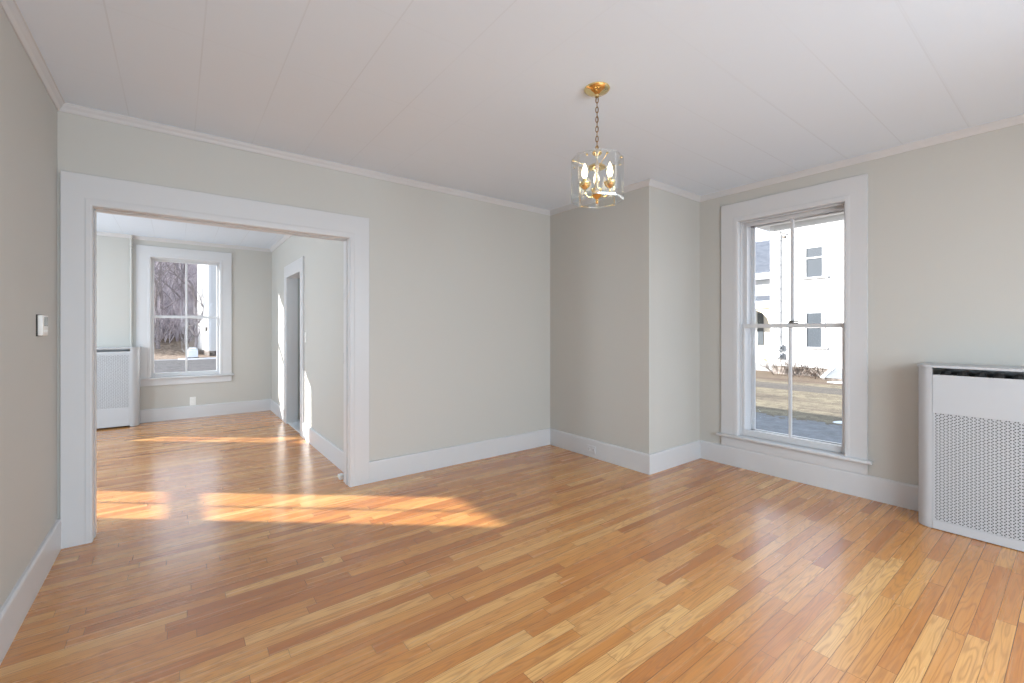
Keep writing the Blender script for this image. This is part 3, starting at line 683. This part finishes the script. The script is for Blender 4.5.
b = MB(); b.box(WX - .05, WX, 10.68, 10.98, .4, 2.15); b.box(WX - .05, WX, 11.1, 11.4, .4, 2.15); w = b.build('window', 'darkglass', hs)
MB().box(WX - .07, WX - .002, 10.98, 11.1, .3, 2.25).build('window_mullion', 'housetrim', w)
# service mast and meter on the facade
t = thing('service_mast', (HX - .05, 8.52, .1), 'thin grey electric conduit with meters running up the white house', 'conduit')
b = MB(); b.tube([(HX - .05, 8.52, .1), (HX - .05, 8.52, 5.55), (HX - .12, 8.47, 5.72), (HX - .2, 8.4, 5.62)], .022, 8)
for i in range(9): b.box(HX - .07, HX, 8.49, 8.55, .9 + i * .55, .94 + i * .55)
b.build('conduit', 'metal', t, True)
for z in (.42, .05):
    b = MB(); b.box(HX - .14, HX, 8.38, 8.64, z - .13, z + .13, .01); b.tube([(HX - .14, 8.51, z + .02), (HX - .22, 8.51, z + .02)], .08, 14); b.build('meter_box', 'metal', t)
b = MB(); b.box(HX - .06, HX, 8.3, 8.42, 5.4, 5.5, .01); b.tube([(HX - .2, 8.4, 5.62), (HX - .5, 8.0, 5.45), (HX - .25, 7.6, 5.55), (HX - .02, 7.45, 5.7)], .014, 6); b.build('service_drop', 'bronze', t)
t = thing('cellar_hatch', (20.9, 5.9, -.8), 'low grey cellar hatch with white frame at the foot of the white house', 'hatch')
b = MB(); b.loft([[(HX - .02, y, -.42), (HX - .02, y, -.85), (HX - 1.2, y, -.85), (HX - 1.2, y, -.7)] for y in (5.2, 6.5)]); b.build('base', 'stone', t)
b = MB(); b.loft([[(HX - .02, y, -.39), (HX - .02, y, -.42), (HX - 1.22, y, -.7), (HX - 1.22, y, -.67)] for y in (5.3, 6.4)]); b.build('leaf', 'metal', t)
for y0, y1 in ((6.4, 6.55), (5.15, 5.3)): MB().loft([[(HX - .02, y, -.36), (HX - .02, y, -.42), (HX - 1.25, y, -.72), (HX - 1.25, y, -.66)] for y in (y0, y1)]).build('frame', 'housetrim', t)

struct(MB().box(1.9, XR + .26, YE + .17, 13.4, -.85, 3.3), 'wall_ell', 'clap', 'unseen clapboard block added to cast shade on the lawn', 'wall')  # unseen block, added so that its shadow falls on the lawn
# ------------------------------------------------------------------ outside: bare trees and brush
def bark(name, a, c, sc=12):
    g = G(name); n = g.noise(g.pos(), sc, 3); g.bsdf(g.ramp(n, [(.3, a), (.7, c)]), .9, 0, g.bump(n, .4, .02), .1); return g.m
M['bark'] = bark('grey_bark', S(116, 108, 110), S(160, 152, 152)); M['twig'] = bark('brown_twigs', S(74, 64, 58), S(104, 92, 84))
M['brush'] = bark('grey_brush', S(132, 124, 130), S(214, 204, 206), 1.1)
def grow(b, p, d, L, r, lev, rnd, n=4):
    pts = [p]; q = p.copy(); dd = d.copy(); k = 3
    for i in range(k):
        dd = (dd + Vector((rnd.uniform(-.2, .2), rnd.uniform(-.2, .2), rnd.uniform(-.08, .16)))).normalized(); q = q + dd * (L / k); pts.append(q.copy())
    b.tube(pts, [r * (1 - .5 * i / k) for i in range(k + 1)], n if lev > 1 else 3)
    if lev == 0: return
    for c in range(rnd.choice((3, 4)) if lev > 1 else 4):
        f = rnd.uniform(.35, 1); i = min(int(f * k), k - 1); o = pts[i].lerp(pts[i + 1], f * k - i)
        w = Vector((rnd.uniform(-1, 1), rnd.uniform(-1, 1), rnd.uniform(-.1, .7))).normalized()
        grow(b, o, (dd * .6 + w * .8).normalized(), L * rnd.uniform(.5, .72), max(r * .5, .008), lev - 1, rnd, n)
def tree_mesh(seed, h, lev=4, mat='bark'):
    rnd = random.Random(seed); b = MB(); grow(b, Vector((0, 0, -.1)), Vector((0, 0, 1)), h * .42, h * .016, lev, rnd, 6); return b
TREES = [(-1.2, 47, 11), (3.1, 52, 13), (0.4, 55, 13), (-3.6, 50, 12), (1.6, 50.5, 12), (5.4, 54, 13), (-2.2, 57, 14), (2.4, 61, 15), (-5.2, 58, 14), (.0, 63, 15), (4.4, 62, 15), (-1.0, 52, 12), (7.2, 60, 14), (-7.5, 54, 13)]
protos = [tree_mesh(s, 12, 4).build('bare_tree', 'bark', label='tall leafless tree on the grey hillside beyond the far window', cat='tree', group='bare trees on the hillside') for s in (11, 12, 13)]
for i, (x, y, h) in enumerate(TREES):
    o = protos[i] if i < 3 else protos[i % 3].copy()
    if i >= 3: COL.objects.link(o)
    o.location = (x, y, gh(x, y)); o.rotation_euler = (0, 0, i * 1.7); o.scale = (h / 12,) * 3
b = MB(); rnd = random.Random(5)
for i in range(3400):
    y = rnd.uniform(48.5, 86); x = rnd.uniform(-8, 10) * (y / 60); z = gh(x, y)
    if y < 51 and 1.2 < x < 6: continue
    h = rnd.uniform(1.2, 4.2); p = Vector((x, y, z))
    for c in range(3):
        d = Vector((rnd.uniform(-.5, .5), rnd.uniform(-.4, .4), 1)).normalized(); e = p + d * h * rnd.uniform(.6, 1)
        m = p.lerp(e, .5) + Vector((rnd.uniform(-.2, .2), 0, 0)); b.tube([p, m, e], [.03, .02, .008], 3)
        for s in range(2):
            q = m.lerp(e, rnd.uniform(0, .8)); b.tube([q, q + Vector((rnd.uniform(-.9, .9), rnd.uniform(-.5, .5), rnd.uniform(.1, 1))) * h * .25], [.014, .006], 3)
b.build('brush', 'brush', label='dense leafless grey brush covering the hillside beyond the far window', cat='brush', kind='stuff')
o = tree_mesh(21, 13, 4).build('bare_tree', 'bark', label='leafless tree behind the roof of the porch wing of the white house', cat='tree', origin=(0, 0, 0)); o.location = (38, 17, -.8)
def bush(x, y, h, sd, label, n=7):
    rnd = random.Random(sd); b = MB(); z = gh(x, y)
    for i in range(n):
        a = rnd.uniform(0, 6.28); d = Vector((math.cos(a) * rnd.uniform(.2, .9), math.sin(a) * rnd.uniform(.2, .9), 1)).normalized()
        grow(b, Vector((x + .15 * math.cos(a), y + .15 * math.sin(a), z - .03)), d, h * rnd.uniform(.5, .8), .012, 2, rnd, 4)
    b.build('bare_shrub', 'twig', origin=(x, y, z), label=label, cat='shrub', group='bare shrubs at the foot of the white house')
bush(21.2, 8.3, .8, 31, 'leafless brown shrub under the meters of the white house')
bush(21.2, 7.55, .7, 32, 'leafless brown shrub under the lower window of the white house')
bush(21.1, 6.85, .6, 33, 'leafless brown shrub next to the cellar hatch')

o = tree_mesh(23, 9, 4).build('bare_tree', 'bark', label='slender leafless tree at the corner of the house beyond the far window', cat='tree', origin=(0, 0, 0)); o.location = (1.15, 44.6, -.8)
# white house beyond the far window
FX, FY = 2.0, 41.0
Xh = Matrix.Translation((FX, FY, -.8)) @ Matrix.Rotation(math.radians(5), 4, 'Z')
hs2 = thing('pale_house', (FX + 3, FY + 3, -.8), 'narrow view of a white clapboard house beyond the far window', 'house')
b = MB(Xh); b.box(0, 7, 0, 6.2, .4, 9); b.build('walls', 'clap', hs2)
b = MB(Xh); b.box(.05, 6.95, .05, 6.15, -.1, .4); b.build('foundation', 'stone', hs2)
b = MB(Xh); b.box(-.03, .14, -.03, .14, .4, 8.9); b.build('corner_board', 'housetrim', hs2)
b = MB(Xh); b.loft([[(-.4, y, 8.9), (3.5, y, 12), (7.4, y, 8.9), (7.4, y, 8.75), (3.5, y, 11.8), (-.4, y, 8.75)] for y in (-.4, 6.6)]); b.build('roof', 'slate', hs2)
b = MB(Xh); b.box(-.14, -.03, .5, .62, 1.9, 2.25); b.build('wall_lantern', 'bronze', hs2)
t = thing('utility_box', (.95, 39.2, -.8), 'pale grey utility box on the ground beside the house beyond the far window', 'utility box')
MB().box(.65, 1.25, 38.9, 39.6, -.75, -.2, .03, 2).build('body', 'shade', t)
b = MB(); b.box(.72, 1.18, 39.0, 39.5, -.2, -.06, .05, 2); b.build('lid', 'shade', t)
b = MB(); b.box(.6, 1.3, 38.85, 39.65, -.82, -.74); b.build('pad', 'stone', t)
